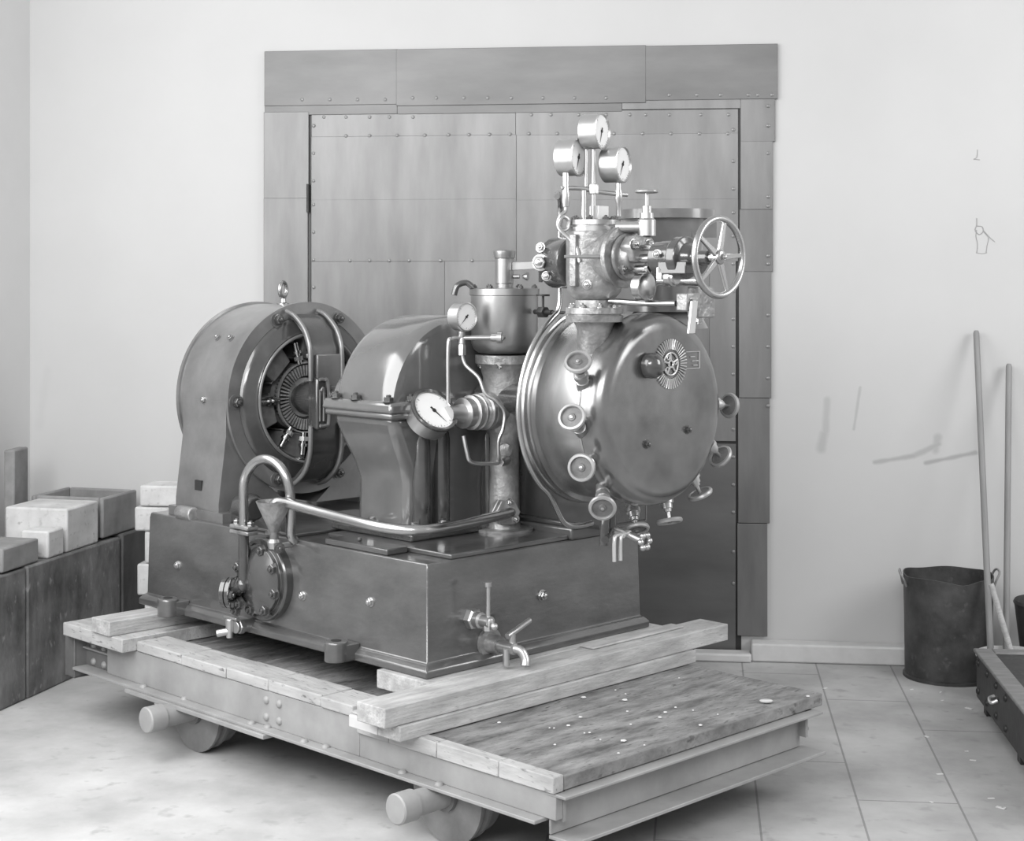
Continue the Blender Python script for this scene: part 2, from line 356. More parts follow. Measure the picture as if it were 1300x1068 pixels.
for k in range(1, 9): a = PI-PI*k/8; pts.append((-.05+.05*k/8, .742-.088*math.cos(a), .885+.088*math.sin(a)))
pts += [(.005,.652,.84),(.005,.652,.78),(.005,.652,.735),(.02,.652,.715)]
b.tube(pts, .0155, n=16, sub=4); b.build('delivery_pipe', M['steel'], G)
# drain cock near side
b = mb(); b.cyl((.02,.88,.415),(-.05,.88,.415),.021); b.hexa((-.02,.88,.415),(-.04,.88,.415),.026); b.lathe((-.055,.90,.378),(0,0,1),[(0,.011),(.06,.015),(.064,.012)],18); b.cyl((-.055,.90,.40),(-.085,.93,.392),.012); b.box(-.06,-.045,.86,.93,.440,.449); b.build('drain_cock', M['brass'], G, bev=.002)
# funnel
b = mb(); c = (-.04,.68)
b.ring((c[0],c[1],.745), (0,0,1), [(0,.013),(.095,.056),(.1,.058),(.1,.054),(.003,.009)], 32); b.lathe((c[0],c[1],.72), (0,0,1), [(0,.014),(.028,.014)], 20)
b.build('funnel', M['cast'], G)
b = mb(); b.lathe((c[0],c[1],.695),(0,0,1),[(0,.018),(.02,.022),(.03,.016)],20); b.cyl((c[0],c[1],.70),(.04,c[1],.70),.01); fc = b.build('funnel_fitting', M['brass'], G)
bolt(fc, (-.045,.645,.70), (-.4,-1,0), .014, BD)
# oil drain pipe running along the front to the funnel
b = mb(); b.tube([(.56,.205,.80),(.46,.17,.80),(.25,.125,.80),(.12,.10,.803),(.04,.13,.805),(.0,.24,.812),(-.01,.45,.825),(-.025,.64,.842),(-.035,.68,.838),(-.04,.69,.815)], .0165, n=16, sub=8); b.build('return_pipe', M['steel'], G)
# sight gauge + cocks on the end face
b = mb(); b.hexa((.20,.03,.535),(.20,.0,.535),.032); b.lathe((.20,.03,.535),(0,-1,0),[(.03,.024),(.05,.024),(.055,.018),(.09,.018)],20); b.build('gauge_cock', M['brass'], G)
b = mb(); b.hexa((.20,-.05,.51),(.20,-.05,.545),.016); b.cyl((.2,-.05,.545),(.2,-.05,.64),.0065); b.lathe((.2,-.05,.64),(0,0,1),[(0,.012),(.014,.014),(.016,.005)],16); b.ball((.2,-.075,.525),.012); b.build('sight_glass', M['brass'], G)
b = mb(); b.lathe((.27,.03,.452),(0,-1,0),[(0,.045),(.02,.045),(.02,.03),(.06,.026)],24); b.build('drain_socket', M['cast'], G)
b = mb(); b.cyl((.27,-.02,.45),(.27,-.09,.45),.018); b.tube([(.27,-.075,.45),(.285,-.10,.445),(.29,-.115,.42),(.285,-.12,.402)],.014,n=12); b.cyl((.275,-.075,.45),(.275,-.075,.492),.011); b.tube([(.255,-.075,.488),(.30,-.07,.50),(.37,-.055,.515)],.009,n=10)
b.cyl((.255,-.07,.40),(.255,-.07,.45),.01); b.build('drain_tap', M['brass'], G)
# --- gearbox
gP, gz = .46, 1.13
def arch(rad, Q, zc, n=28, zf=1.0): return [(gP-rad*math.cos(PI*k/n), Q, zc+rad*zf*math.sin(PI*k/n)) for k in range(n+1)]
b = mb(); secs = [arch(.265,.345,gz), arch(.287,.352,gz), arch(.298,.372,gz), arch(.302,.40,gz), arch(.302,.59,gz), arch(.295,.615,gz), arch(.27,.625,gz)]
b.loft(secs); gear = b.build('gearbox_lid', M['gear'], G)
b = mb(); b.box(gP-.33,gP+.33,.31,.66,1.132,1.168,.006,.006); b.box(gP-.322,gP+.322,.318,.652,1.112,1.136); gf = b.build('gearbox_flange', M['gear'], G, bev=.011, seg=3)
for P, Q in ((.147,.60),(.147,.50),(.147,.34),(.23,.330),(.32,.330),(.62,.330),(.77,.335)): bolt(gf, (P,Q,1.168), (0,0,1), .016, BD)
b = mb()
def gs(hw, qa, qb, z): return [(gP-hw,qa,z),(gP+hw,qa,z),(gP+hw,qb,z),(gP-hw,qb,z)]
b.loft([gs(.208,.37,.63,.733), gs(.205,.37,.63,.90), gs(.225,.36,.635,.96), gs(.275,.345,.64,1.05), gs(.305,.335,.645,1.12)])
gb = b.build('gearbox_body', M['gear'], G, bev=.03, seg=4)
b = mb()
for P in (.30, .385, .60):
    b.lathe((P,.36,.735),(0,0,1),[(0,.030),(.30,.030),(.345,.022),(.36,0)],20)
b.build('gearbox_rib', M['paint'], gb, bev=.01)
b = mb(); b.box(.19,.75,.28,.68,.733,.757); gft = b.build('gearbox_foot', M['paint'], G, bev=.006)
for P, Q in ((.215,.50),(.225,.31),(.34,.30),(.7,.31)): bolt(gft, (P,Q,.757), (0,0,1), .022, BM)
# --- turbine pedestal
b = mb(); b.loft([[(.655,-.10,.757),(.88,-.10,.757),(.88,.30,.757),(.655,.30,.757)],[(.66,-.12,1.0),(.86,-.12,1.0),(.86,.32,1.0),(.66,.32,1.0)],[(.65,-.12,1.22),(.80,-.12,1.22),(.80,.34,1.22),(.65,.34,1.22)],[(.67,-.12,1.34),(.76,-.12,1.34),(.76,.34,1.34),(.67,.34,1.34)]]); b.cyl((.557,-.10,1.165),(.557,.35,1.165),.05)
b.build('turbine_pedestal', M['paint'], G, bev=.02, seg=3)
b = mb(); b.box(.64,.93,.0,.34,.757,.775); b.build('pedestal_foot', M['paint'], G, bev=.006)
# --- turbine
TP, TZ = .557, 1.165
b = mb(); b.lathe((TP,-.05,TZ),(0,-1,0),[(0,.12),(.05,.22),(.07,.27),(.072,.300),(.082,.303),(.092,.300),(.094,.292),(.104,.292),(.106,.296),(.118,.296),(.120,.27)],96)
tc_ = b.build('turbine_casing', M['steel'], G)
b = mb(); b.lathe((TP,-.168,TZ),(0,-1,0),[(0,.268),(.0,.278),(.004,.281),(.168,.281),(.173,.285),(.183,.285),(.185,.26)],96); b.build('cladding', M['clad'], G)
b = mb(); b.lathe((TP,-.350,TZ),(0,-1,0),[(0,.26),(.0,.286),(.006,.289),(.014,.286),(.030,.286),(.045,.284),(.062,.277),(.074,.266),(.080,.252),(.083,.235),(.083,.0)],96)
fc_ = b.build('front_cover', M['cover'], G)
QF = -.433
for u in ((.47,1.07),(.66,1.10)): bolt(fc_, (u[0], QF, u[1]), (0,-1,0), .011, BD)
b = mb(); b.lathe((.475,QF,1.30),(0,-1,0),[(0,.030),(.008,.038),(.028,.038),(.042,.030),(.050,.012),(.052,0)],28); b.build('oil_cap', M['paint'], fc_)
# maker's emblem: blade ring round a spoked wheel, with a name frame
ec = Vector((.578,QF-.004,1.30))
b = mb()
for k in range(44):
    a = 2*PI*k/44; d = Vector((math.cos(a),0,math.sin(a))); b.tube([ec+d*.044, ec+d*.074], .0019, n=6, smooth=False)
b.torus(ec,(0,1,0),.033,.0026,36,8); b.torus(ec,(0,1,0),.010,.003,20,6)
for k in range(5):
    a = 2*PI*k/5+.4; d = Vector((math.cos(a),0,math.sin(a))); b.tube([ec+d*.010, ec+d*.033], .0030, n=6, smooth=False)
for a in (.2,2.1,3.9): d = Vector((math.cos(a),0,math.sin(a))); b.torus(ec+d*.022,(0,1,0),.006,.002,14,6)
b.build('emblem', M['bright'], fc_)
b = mb(); A = [(.65,1.333),(.715,1.333),(.715,1.283),(.65,1.283)]
for i in range(4 if 0 else 3): b.tube([(A[i][0],QF-.003,A[i][1]),(A[i+1][0],QF-.003,A[i+1][1])],.0012,n=6,smooth=False)
for x_, z_, l in ((.672,1.318,.02),(.68,1.305,.012),(.695,1.305,.014),(.685,1.292,.02)): b.tube([(x_,QF-.003,z_),(x_+l,QF-.003,z_)],.0017,n=6,smooth=False)
b.build('name_frame', M['bright'], fc_)
# nozzle valves round the casing
ZV = Vector((0,0,0))
def valve():
    b = MB(); b.lathe((0,0,0),(0,0,1),[(-.03,.020),(.012,.020),(.013,.017),(.026,.017),(.027,.022),(.040,.022),(.041,.017),(.056,.016),(.057,.012),(.066,.011),(.067,.006),(.092,.006)],20)
    o = b.build('nozzle_valve', M['brass'], G)
    h = MB(); h.ring((0,0,.095),(0,0,1),[(-.007,.032),(-.006,.038),(0,.0405),(.006,.038),(.007,.032),(.004,.030),(-.004,.030)],36)
    hw = h.build('handwheel', M['hand'], o)
    h = MB(); h.lathe((0,0,.092),(0,0,1),[(-.002,.031),(.002,.030),(.003,.012),(.006,.010),(.008,0)],30); h.build('wheel_web', M['web'], o)
    hb = MB(); hb.lathe((0,0,.098),(0,0,1),[(0,.005),(.004,.005),(.006,0)],10); hb.build('wheel_nut', M['brass'], o)
    return o
v0 = valve()
VW = [((.224,-.39,1.317),(.288,-.35,1.249)), ((.187,-.40,1.164),(.284,-.35,1.114)), ((.216,-.41,1.021),(.318,-.355,1.021)), ((.305,-.41,.899),(.385,-.34,.945)),
      ((.582,-.30,.796),(.61,-.255,.875)), ((.678,-.35,.815),(.688,-.32,.91)), ((.802,-.37,.888),(.770,-.355,.965)), ((.892,-.38,.997),(.82,-.37,1.055)), ((.936,-.38,1.154),(.84,-.37,1.165))]
for i, (wc, rt) in enumerate(VW):
    wc = Vector(wc); d = (wc-Vector(rt)).normalized(); p = wc-d*.095-Vector((0,0,ZB))
    o = v0 if i == 0 else copy_tree(v0, G); o.matrix_local = align(p, d)
# drain valves under the casing
b = mb(); b.cyl((.50,-.27,.90),(.50,-.27,.79),.014); b.cyl((.50,-.27,.80),(.44,-.30,.78),.012); b.tube([(.50,-.27,.85),(.47,-.28,.85),(.455,-.285,.83),(.45,-.285,.76)],.014,n=12); b.build('casing_drain', M['paint'], G)
for dx in (0,.028):
    b = mb(); b.tube([(.50+dx,-.31,.79),(.47+dx,-.315,.79),(.46+dx,-.318,.775),(.46+dx,-.318,.715)],.006,n=8); b.cyl((.50+dx,-.25,.79),(.50+dx,-.32,.79),.010); b.build('drain_lever', M['bright'], G)
b = mb(); b.cyl((.52,-.27,.80),(.545,-.36,.77),.012)
for k in range(6): a = 2*PI*k/6; b.ball((.545+.02*math.cos(a),-.365,.77+.02*math.sin(a)),.010)
b.torus((.545,-.365,.77),(0,1,0),.018,.004,20,6); b.build('rose_handle', M['brass'], G)
# thin pipe hugging the rim
b = mb(); pts = [(.262,-.272,1.79),(.30,-.24,1.80),(.385,-.17,1.78),(.405,-.15,1.74),(.41,-.145,1.60),(.41,-.145,1.50),(.40,-.145,1.455)]
for a in range(124, 236, 10): pts.append((TP+.325*math.cos(R(a)), -.145, TZ+.325*math.sin(R(a))))
pts += [(.44,-.13,.815),(.50,-.13,.795),(.56,-.14,.80)]
b.tube(pts, .0085, n=10); b.build('lubrication_pipe', M['steel'], G)
# --- inlet steam chest
iP, iQ = .37, -.32
b = mb(); b.lathe((iP,iQ,1.30),(0,0,1),[(0,.05),(.10,.050),(.115,.055),(.125,.06),(.127,.083),(.145,.085),(.146,.078),(.150,.078),(.151,.085),(.168,.083),(.169,.06),(.19,.055)],40)
inlet = b.build('inlet_pipe', M['cast'], G)
for k in range(8): a = 2*PI*k/8+.2; bolt(inlet, (iP+.069*math.cos(a), iQ+.069*math.sin(a), 1.468), (0,0,1), .010)
b = mb(); b.lathe((iP,iQ,1.485),(0,0,1),[(0,.045),(.012,.062),(.03,.078),(.06,.083),(.205,.083),(.206,.078)],40)
b.lathe((iP,iQ,1.615),(0,-1,0),[(0,.07),(.06,.074),(.10,.082),(.102,.090),(.118,.090),(.12,.07)],40)
b.box(iP-.095,iP-.075,iQ-.012,iQ+.012,1.53,1.68)
chest = b.build('steam_chest', M['cast'], G, bev=.002)
b = mb(); b.lathe((iP,iQ,1.690),(0,0,1),[(0,.072),(0,.078),(.013,.078),(.014,.072),(.018,.072),(.019,.078),(.033,.077),(.034,.05),(.04,0)],40); cl = b.build('chest_cover', M['turned'], G)
for k in range(8): a = 2*PI*k/8+.5; bolt(cl, (iP+.062*math.cos(a), iQ+.062*math.sin(a), 1.722), (0,0,1), .010, BD)
# side mechanism left of the chest
b = mb(); b.lathe((iP,-.25,1.60),(.1,1,0),[(0,.078),(.09,.076),(.11,.060),(.115,.02)],28); b.prism([(.30,-.18,1.58),(.33,-.16,1.66),(.36,-.14,1.60),(.33,-.15,1.54)],(0,.02,0)); sb_ = b.build('trip_housing', M['paint'], G, bev=.004)
bolt(sb_, (.30,-.17,1.60), (-1,-.5,0), .020); bolt(sb_, (.305,-.19,1.56), (-1,-.5,0), .012); bolt(sb_, (.31,-.16,1.645), (-1,-.4,.2), .012)
b = mb(); b.lathe((.505,.02,1.595),(-.6,-1,0),[(0,.018),(.008,.024),(.02,.024),(.022,.018),(.05,.016),(.055,.010)],20); b.cyl((.505,.02,1.595),(.40,-.14,1.595),.012); b.build('link_pin', M['steel'], G)
b = mb(); b.prism([(.575,.225,1.580),(.575,.225,1.606),(.50,.02,1.606),(.50,.02,1.584)],(.012,.004,0)); b.build('governor_lever', M['bright'], G, bev=.002)
b = mb(); b.cyl((.30,-.42,1.615),(.25,-.38,1.615),.006); b.lathe((.36,-.40,1.615),(-.6,-1,0),[(0,.02),(.02,.02),(.022,.014),(.04,.014),(.045,.008)],16); b.tube([(.33,-.43,1.625),(.31,-.42,1.65),(.36,-.42,1.665)],.005,n=8); b.cyl((.33,-.44,1.615),(.20,-.36,1.615),.0045); b.build('indicator_cock', M['brass'], G)
bolt(chest, (iP-.075,iQ-.04,1.535), (-.9,-.5,0), .011)
# valve yoke, spindle, handwheel
b = mb(); b.lathe((iP,-.44,1.615),(0,-1,0),[(0,.068),(.012,.066),(.014,.045),(.04,.04)],28)
b.prism([(iP-.045,-.455,1.645),(iP-.02,-.455,1.675),(iP+.045,-.455,1.675),(iP+.07,-.455,1.645),(iP+.05,-.455,1.60),(iP-.03,-.455,1.60)],(0,-.045,0))
yk = b.build('bonnet', M['cast'], G, bev=.005)
for P, z in ((.335,1.65),(.40,1.65),(.34,1.58),(.41,1.575)): bolt(yk, (P,-.50 if z > 1.6 else -.452,z), (0,-1,0), .013)
b = mb(); b.cyl((iP,-.45,1.61),(iP,-.78,1.61),.0125); b.build('spindle', M['steel'], G)
b = mb(); b.prism([(iP-.035,-.535,1.585),(iP+.045,-.535,1.66),(iP+.055,-.535,1.65),(iP-.02,-.535,1.565)],(0,-.014,0))
b.lathe((iP,-.45,1.64),(0,-1,0),[(0,.009),(.12,.009)],12); b.lathe((iP,-.45,1.58),(0,-1,0),[(0,.011),(.15,.011)],12); b.build('yoke', M['steel'], G, bev=.002)
b = mb(); b.lathe((iP,-.555,1.61),(0,-1,0),[(0,.030),(.004,.046),(.075,.050),(.080,.060),(.11,.060),(.115,.04),(.135,.03),(.14,.022),(.19,.020)],32); b.box(iP-.05,iP+.05,-.70,-.60,1.565,1.60); sn = b.build('spindle_nut_housing', M['paint'], G, bev=.003)
bolt(sn, (iP-.05,-.60,1.62), (-.9,-.4,0), .011)
hz = -.775; hc = Vector((iP,hz,1.611))
b = mb(); b.torus(hc,(0,1,0),.105,.0095,64,14)
for k in range(5):
    a = 2*PI*k/5+R(75); d = Vector((math.cos(a),0,math.sin(a))); e = Vector((-math.sin(a),0,math.cos(a)))
    p, q = hc+d*.016, hc+d*.100
    b.loft([[p+e*.009+Vector((0,.005,0)), p-e*.009+Vector((0,.005,0)), p-e*.009-Vector((0,.005,0)), p+e*.009-Vector((0,.005,0))],[q+e*.006+Vector((0,.004,0)), q-e*.006+Vector((0,.004,0)), q-e*.006-Vector((0,.004,0)), q+e*.006-Vector((0,.004,0))]])
b.lathe(hc,(0,-1,0),[(-.015,.02),(.010,.02),(.014,.014)],24); hw = b.build('handwheel', M['steel'], G, bev=.002)
bolt(hw, tuple(hc+Vector((0,-.012,0))), (0,-1,0), .010)
# linkage under the valve
b = mb(); b.lathe((.36,-.50,1.53),(0,-1,0),[(0,.04),(.03,.04),(.034,.03)],28); b.lathe((.35,-.615,1.556),(0,-1,0),[(0,.026),(.02,.026),(.022,.022),(.03,.02)],24); b.box(.32,.38,-.615,-.595,1.55,1.585)
b.cyl((.40,-.52,1.545),(.55,-.56,1.545),.014); b.build('trip_gear', M['steel'], G, bev=.002)
b = mb(); b.tube([(.37,-.38,1.488),(.385,-.50,1.483),(.40,-.60,1.483)],.009,n=12); b.tube([(.46,-.44,1.482),(.45,-.60,1.482)],.007,n=10); b.build('trip_rod', M['steel'], G)
b = mb(); b.box(.40,.46,-.64,-.60,1.462,1.512); b.box(.50,.58,-.60,-.56,1.44,1.53); tb = b.build('trip_block', M['cast'], G, bev=.004)
bolt(tb, (.42,-.64,1.487), (0,-1,0), .010); bolt(tb, (.53,-.58,1.44), (0,0,-1), .013)
b = mb(); b.prism([(.40,-.652,1.49),(.425,-.652,1.49),(.412,-.652,1.40),(.385,-.652,1.40)],(0,-.008,0)); b.build('trip_handle', M['bright'], G, bev=.001)
# angle valve on the chest top
b = mb(); b.cyl((.44,-.40,1.70),(.40,-.47,1.70),.018); b.lathe((.405,-.49,1.675),(0,0,1),[(0,.026),(.045,.026),(.05,.02),(.065,.02),(.066,.014),(.085,.014),(.086,.0055),(.125,.0055)],20); b.cyl((.405,-.49,1.70),(.35,-.42,1.70),.016); av = b.build('angle_valve', M['brass'], G)
b = mb(); b.lathe((.405,-.49,1.797),(0,0,1),[(0,.030),(.003,.034),(.008,.034),(.011,.03),(.011,.0)],28); b.build('handwheel', M['cast'], av)
# --- exhaust
xP, xQ = .745, -.28
b = mb(); b.lathe((xP,xQ,1.40),(0,0,1),[(0,.13),(.04,.11),(.05,.10),(.052,.125),(.07,.125),(.072,.10),(.075,.10),(.12,.098),(.20,.105),(.28,.12),(.335,.125),(.337,.150),(.365,.150),(.366,.10),(.33,.09)],56)
b.box(xP-.02,xP+.10,xQ-.12,xQ-.08,1.68,1.735); b.build('exhaust_branch', M['dyn'], G)
# --- three gauges
gn = Vector((.276,-.96,0)).normalized()
def gauge(r, th, needle, face='dial', nameR='gauge'):
    b = MB(); b.lathe((0,0,0),(0,0,1),[(-th,r*.9),(-th+.003,r*.96),(-.004,r*.96),(-.004,r),(.002,r),(.004,r*.93),(0,r*.9),(-.002,r*.88),(-.003,0)],40); o = b.build(nameR, M['brass'], G)
    d = MB(); d.lathe((0,0,0),(0,0,1),[(-.004,r*.885),(-.0015,r*.885)],40); d.build('dial', M['dial'], o)
    n = MB(); a = needle; dd = Vector((math.cos(a),math.sin(a),0)); e = Vector((-math.sin(a),math.cos(a),0))
    n.prism([dd*r*.7, e*r*.05-dd*r*.2, -e*r*.05-dd*r*.2],(0,0,.001)); n.lathe((0,0,-.001),(0,0,1),[(0,r*.09),(.0025,r*.09)],14)
    for k in range(25):
        t = R(-225+270*k/24+0); t0 = Vector((math.cos(t),math.sin(t),0)); t1 = Vector((-math.sin(t),math.cos(t),0)); L_ = .80 if k % 4 else .74
        A, B = t0*r*L_, t0*r*.84; n.prism([A+t1*r*.008, A-t1*r*.008, B-t1*r*.008, B+t1*r*.008],(0,0,.0006))
    n.build('needle', M['ink'], o); return o
def basis(pos, nrm, up=(0,0,1)):
    z = Vector(nrm).normalized(); x = Vector(up).cross(z).normalized(); y = z.cross(x)
    m = Matrix((x,y,z)).transposed().to_4x4(); m.translation = Vector(pos)-Vector((0,0,ZB)); return m
g1 = gauge(.053, .056, R(250)); g1.matrix_local = basis((.375,-.345,1.982), gn)
g2 = gauge(.056, .058, R(250)); g2.matrix_local = basis((.330,-.295,1.906), gn)
g3 = gauge(.055, .058, R(240)); g3.matrix_local = basis((.445,-.365,1.888), gn)
b = mb(); b.cyl((.365,-.32,1.93),(.365,-.32,1.735),.0075); b.hexa((.365,-.32,1.80),(.365,-.32,1.83),.016); b.cyl((.345,-.31,1.93),(.345,-.31,1.82),.005)
b.tube([(.27,-.28,1.815),(.33,-.305,1.815),(.365,-.32,1.808),(.42,-.345,1.802),(.47,-.36,1.80)],.0065,n=10)
b.lathe((.285,-.285,1.76),(0,0,1),[(0,.009),(.02,.012),(.04,.012),(.06,.009),(.09,.010),(.10,.009)],16); b.lathe((.44,-.352,1.735),(0,0,1),[(0,.008),(.04,.008),(.05,.012),(.07,.012),(.08,.008),(.10,.008)],16)
b.cyl((.335,-.31,1.72),(.335,-.31,1.81),.008); b.box(.36,.405,-.345,-.31,1.725,1.765); b.build('gauge_manifold', M['brass'], G, bev=.001)
b = mb(); b.tube([(.285,-.285,1.765),(.283,-.285,1.748),(.268,-.28,1.735),(.262,-.275,1.71),(.272,-.28,1.692),(.288,-.29,1.698),(.290,-.29,1.722),(.272,-.285,1.730),(.260,-.28,1.70),(.278,-.31,1.665),(.283,-.33,1.64),(.285,-.34,1.60)],.0055,n=8)
b.build('syphon_pipe', M['brass'], G)
# --- governor column
cP, cQ = .57, .255
b = mb(); b.lathe((cP,cQ,.733),(0,0,1),[(0,.095),(.008,.095),(.01,.055),(.03,.050),(.30,.048),(.32,.056),(.335,.066),(.42,.070),(.50,.070),(.53,.08),(.545,.095),(.572,.095),(.573,.08)],40)
b.lathe((cP,cQ,1.125),(-1,0,0),[(0,.06),(.085,.06),(.09,.055)],28); b.lathe((cP,cQ,1.0),(-.9,-1,0),[(0,.022),(.07,.022),(.075,.012)],16)
colm = b.build('governor_column', M['cast'], G)
b = mb(); b.lathe((.535,.22,.80),(-.35,-1,0),[(-.02,.045),(.0,.045),(.0,.03),(.016,.03),(.016,.046),(.028,.046)],6); pfl = b.build('pipe_flange', M['cast'], G, bev=.003)
for a in (80,200,320): d = Vector((math.cos(R(a))*.94,-.33*math.cos(R(a)),math.sin(R(a)))); bolt(pfl, tuple(Vector((.527,.195,.80))+d*.034), (-.35,-1,0), .011)
b = mb(); b.lathe((cP,cQ,1.308),(0,0,1),[(0,.06),(.004,.085),(.015,.100),(.035,.108),(.19,.110),(.192,.114),(.212,.114),(.214,.108),(.216,.05)],48); gvc = b.build('governor_housing', M['turned'], G)
for k in range(6): a = 2*PI*k/6+.3; bolt(gvc, (cP+.098*math.cos(a), cQ+.098*math.sin(a), 1.522), (0,0,1), .009, BD)
for k in range(6): a = 2*PI*k/6+.6; bolt(colm, (cP+.082*math.cos(a), cQ+.082*math.sin(a), 1.277), (0,0,-1), .010)
b = mb(); b.lathe((cP,cQ,1.518),(0,0,1),[(0,.028),(.018,.028),(.020,.030),(.10,.030),(.102,.033),(.112,.035),(.120,.036),(.125,.036),(.127,.028),(.13,0)],28); b.cyl((cP,cQ,1.56),(cP+.03,cQ-.04,1.56),.007); b.lathe((cP+.035,cQ-.05,1.56),(.5,-1,0),[(0,.006),(.012,.013),(.018,.013)],16); b.build('governor_spring_cap', M['turned'], G)
b = mb(); b.tube([(.47,.30,1.525),(.455,.315,1.54),(.43,.33,1.53),(.42,.335,1.50)],.010,n=10); b.build('breather_pipe', M['paint'], G)
b = mb(); b.cyl((.595,.14,1.446),(.56,.03,1.446),.008); b.cyl((.56,.03,1.446),(.56,-.03,1.446),.005); b.hexa((.58,.10,1.446),(.572,.07,1.446),.019); b.cyl((.575,.085,1.446),(.575,.085,1.497),.004); b.lathe((.575,.085,1.497),(0,0,1),[(0,.022),(.006,.022)],18); b.build('oil_valve', M['darkm'], G)
# brass tachometer drive and its dial
b = mb(); b.lathe((.49,.255,1.125),(-1,0,0),[(0,.058),(.01,.060),(.02,.060),(.022,.052),(.035,.053),(.045,.058),(.05,.058),(.052,.052),(.06,.052),(.062,.056),(.075,.056),(.078,.047),(.10,.045),(.102,.049),(.108,.049),(.11,.03),(.14,.026),(.17,.026)],40); b.build('tachometer_drive', M['brass'], G)
g4 = gauge(.076, .06, R(300)); g4.name = 'tachometer'; g4.matrix_local = basis((.275,.27,1.14), (-.08,-.77,.63))
b = MB(); b.ring((0,0,0),(0,0,1),[(-.004,.070),(-.004,.081),(.004,.082),(.007,.078),(.004,.069)],44); b.build('dial_rim', M['paint'], g4)
# small pressure gauge with its pipes
g5 = gauge(.046, .045, R(225)); g5.matrix_local = basis((.372,.225,1.432), (0,-1,0))
b = mb(); b.lathe((.375,.25,1.335),(0,0,1),[(0,.008),(.012,.011),(.014,.011),(.030,.008),(.035,.011),(.05,.011),(.055,.007),(.06,.007)],16); b.tube([(.375,.25,1.365),(.47,.17,1.365)],.008,n=10); b.lathe((.46,.175,1.365),(.55,-.8,0),[(-.02,.012),(0,.012),(.0,.017),(.014,.017)],18)
b.cyl((.47,.17,1.365),(.52,.20,1.365),.009); b.hexa((.375,.25,1.31),(.375,.25,1.345),.013); b.build('gauge_cock', M['brass'], G)
b = mb(); b.tube([(.375,.25,1.365),(.345,.262,1.362),(.33,.265,1.34),(.33,.265,1.16)],.0065,n=10); b.tube([(.375,.25,1.32),(.38,.24,1.28),(.40,.20,1.24),(.41,.18,1.19),(.44,.16,1.165),(.465,.15,1.13),(.46,.15,1.08),(.445,.155,1.04),(.45,.16,.99),(.47,.175,.97)],.006,n=10)
b.tube([(.335,.20,1.06),(.34,.19,1.01),(.35,.185,.98),(.39,.18,.97),(.46,.17,.967)],.0065,n=10); b.build('oil_pipe', M['brass'], G)
b = mb(); b.hexa((.47,.175,.968),(.49,.185,.968),.014); b.lathe((.49,.185,.968),(.8,.6,0),[(0,.011),(.02,.013),(.03,.018),(.07,.02)],14); b.build('union', M['brass'], G)
# --- dynamo
dP, dz = .43, 1.128
b = mb(); n = 64
def hull(Q, r, foot=True):
    pts = [(dP+r*math.cos(2*PI*k/n), Q, dz+r*math.sin(2*PI*k/n)) for k in range(n)]; return pts
# yoke: open cylinder with flanges
b.ring((dP,1.42,dz),(0,-1,0),[(-.02,.30),(-.02,.338),(-.002,.340),(.0,.333),(.29,.333),(.292,.342),(.305,.342),(.305,.295),(.285,.295),(.285,.30)],96)
yoke = b.build('yoke', M['dyn'], G)
b = mb(); b.lathe((dP,1.44,dz),(0,-1,0),[(0,.31),(.02,.31)],64); b.build('rear_shield', M['darkm'], G)
for sgn in (-1, 1):
    b = mb(); x1 = dP+sgn*.333
    sec = lambda Q0_, Q1_: [(x1+0*sgn,0,dz+.02)]
    P_out = x1+sgn*.002
    poly = [(P_out,1.40,dz+.0),(P_out-sgn*.0,1.40,dz-.12),(P_out+sgn*.03,1.40,.78),(P_out+sgn*.03,1.40,.745),(P_out-sgn*.28,1.40,.745)]
    for k in range(6):
        a = R(235-11*k) if sgn < 0 else R(-55+11*k); poly.append((dP+.334*math.cos(a),1.40,dz+.334*math.sin(a)))
    b.prism(poly,(0,-.262,0)); b.box(min(P_out+sgn*.04,P_out-sgn*.05),max(P_out+sgn*.04,P_out-sgn*.05),1.10,1.43,.7175,.75)
    ft = b.build('foot', M['dyn'], G, bev=.006)
    if sgn < 0:
        h = mb(); h.box(P_out-.028,P_out-.015,1.245,1.285,.815,.85); h.build('slot', M['ink'], ft)
b = mb()
for a in (64, 116, 180, 244, 296, 0):
    ra = R(a); c0 = Vector((dP+.312*math.cos(ra),1.12,dz+.312*math.sin(ra))); b.lathe(c0,(0,-1,0),[(0,.026),(.008,.026)],20)
b.build('flange_boss', M['dyn'], yoke)
for a in (64, 116, 180, 244, 296): ra = R(a); bolt(yoke, (dP+.312*math.cos(ra),1.105,dz+.312*math.sin(ra)), (0,-1,0), .016, BD)
for a, q in ((140,1.22),(140,1.30),(180,1.27)): ra = R(a); bolt(yoke, (dP+.333*math.cos(ra),q,dz+.333*math.sin(ra)), (math.cos(ra),0,math.sin(ra)), .011)
# end shield ring with moulding
b = mb(); b.ring((dP,1.125,dz),(0,-1,0),[(0,.298),(.018,.290),(.026,.280),(.03,.245),(.036,.238),(.036,.222),(.026,.216),(.0,.218)],80)
es = b.build('end_shield', M['paint'], G)
b = mb(); b.torus((dP,1.088,dz),(0,1,0),.229,.0055,80,8); b.build('shield_rim', M['dyn'], es)
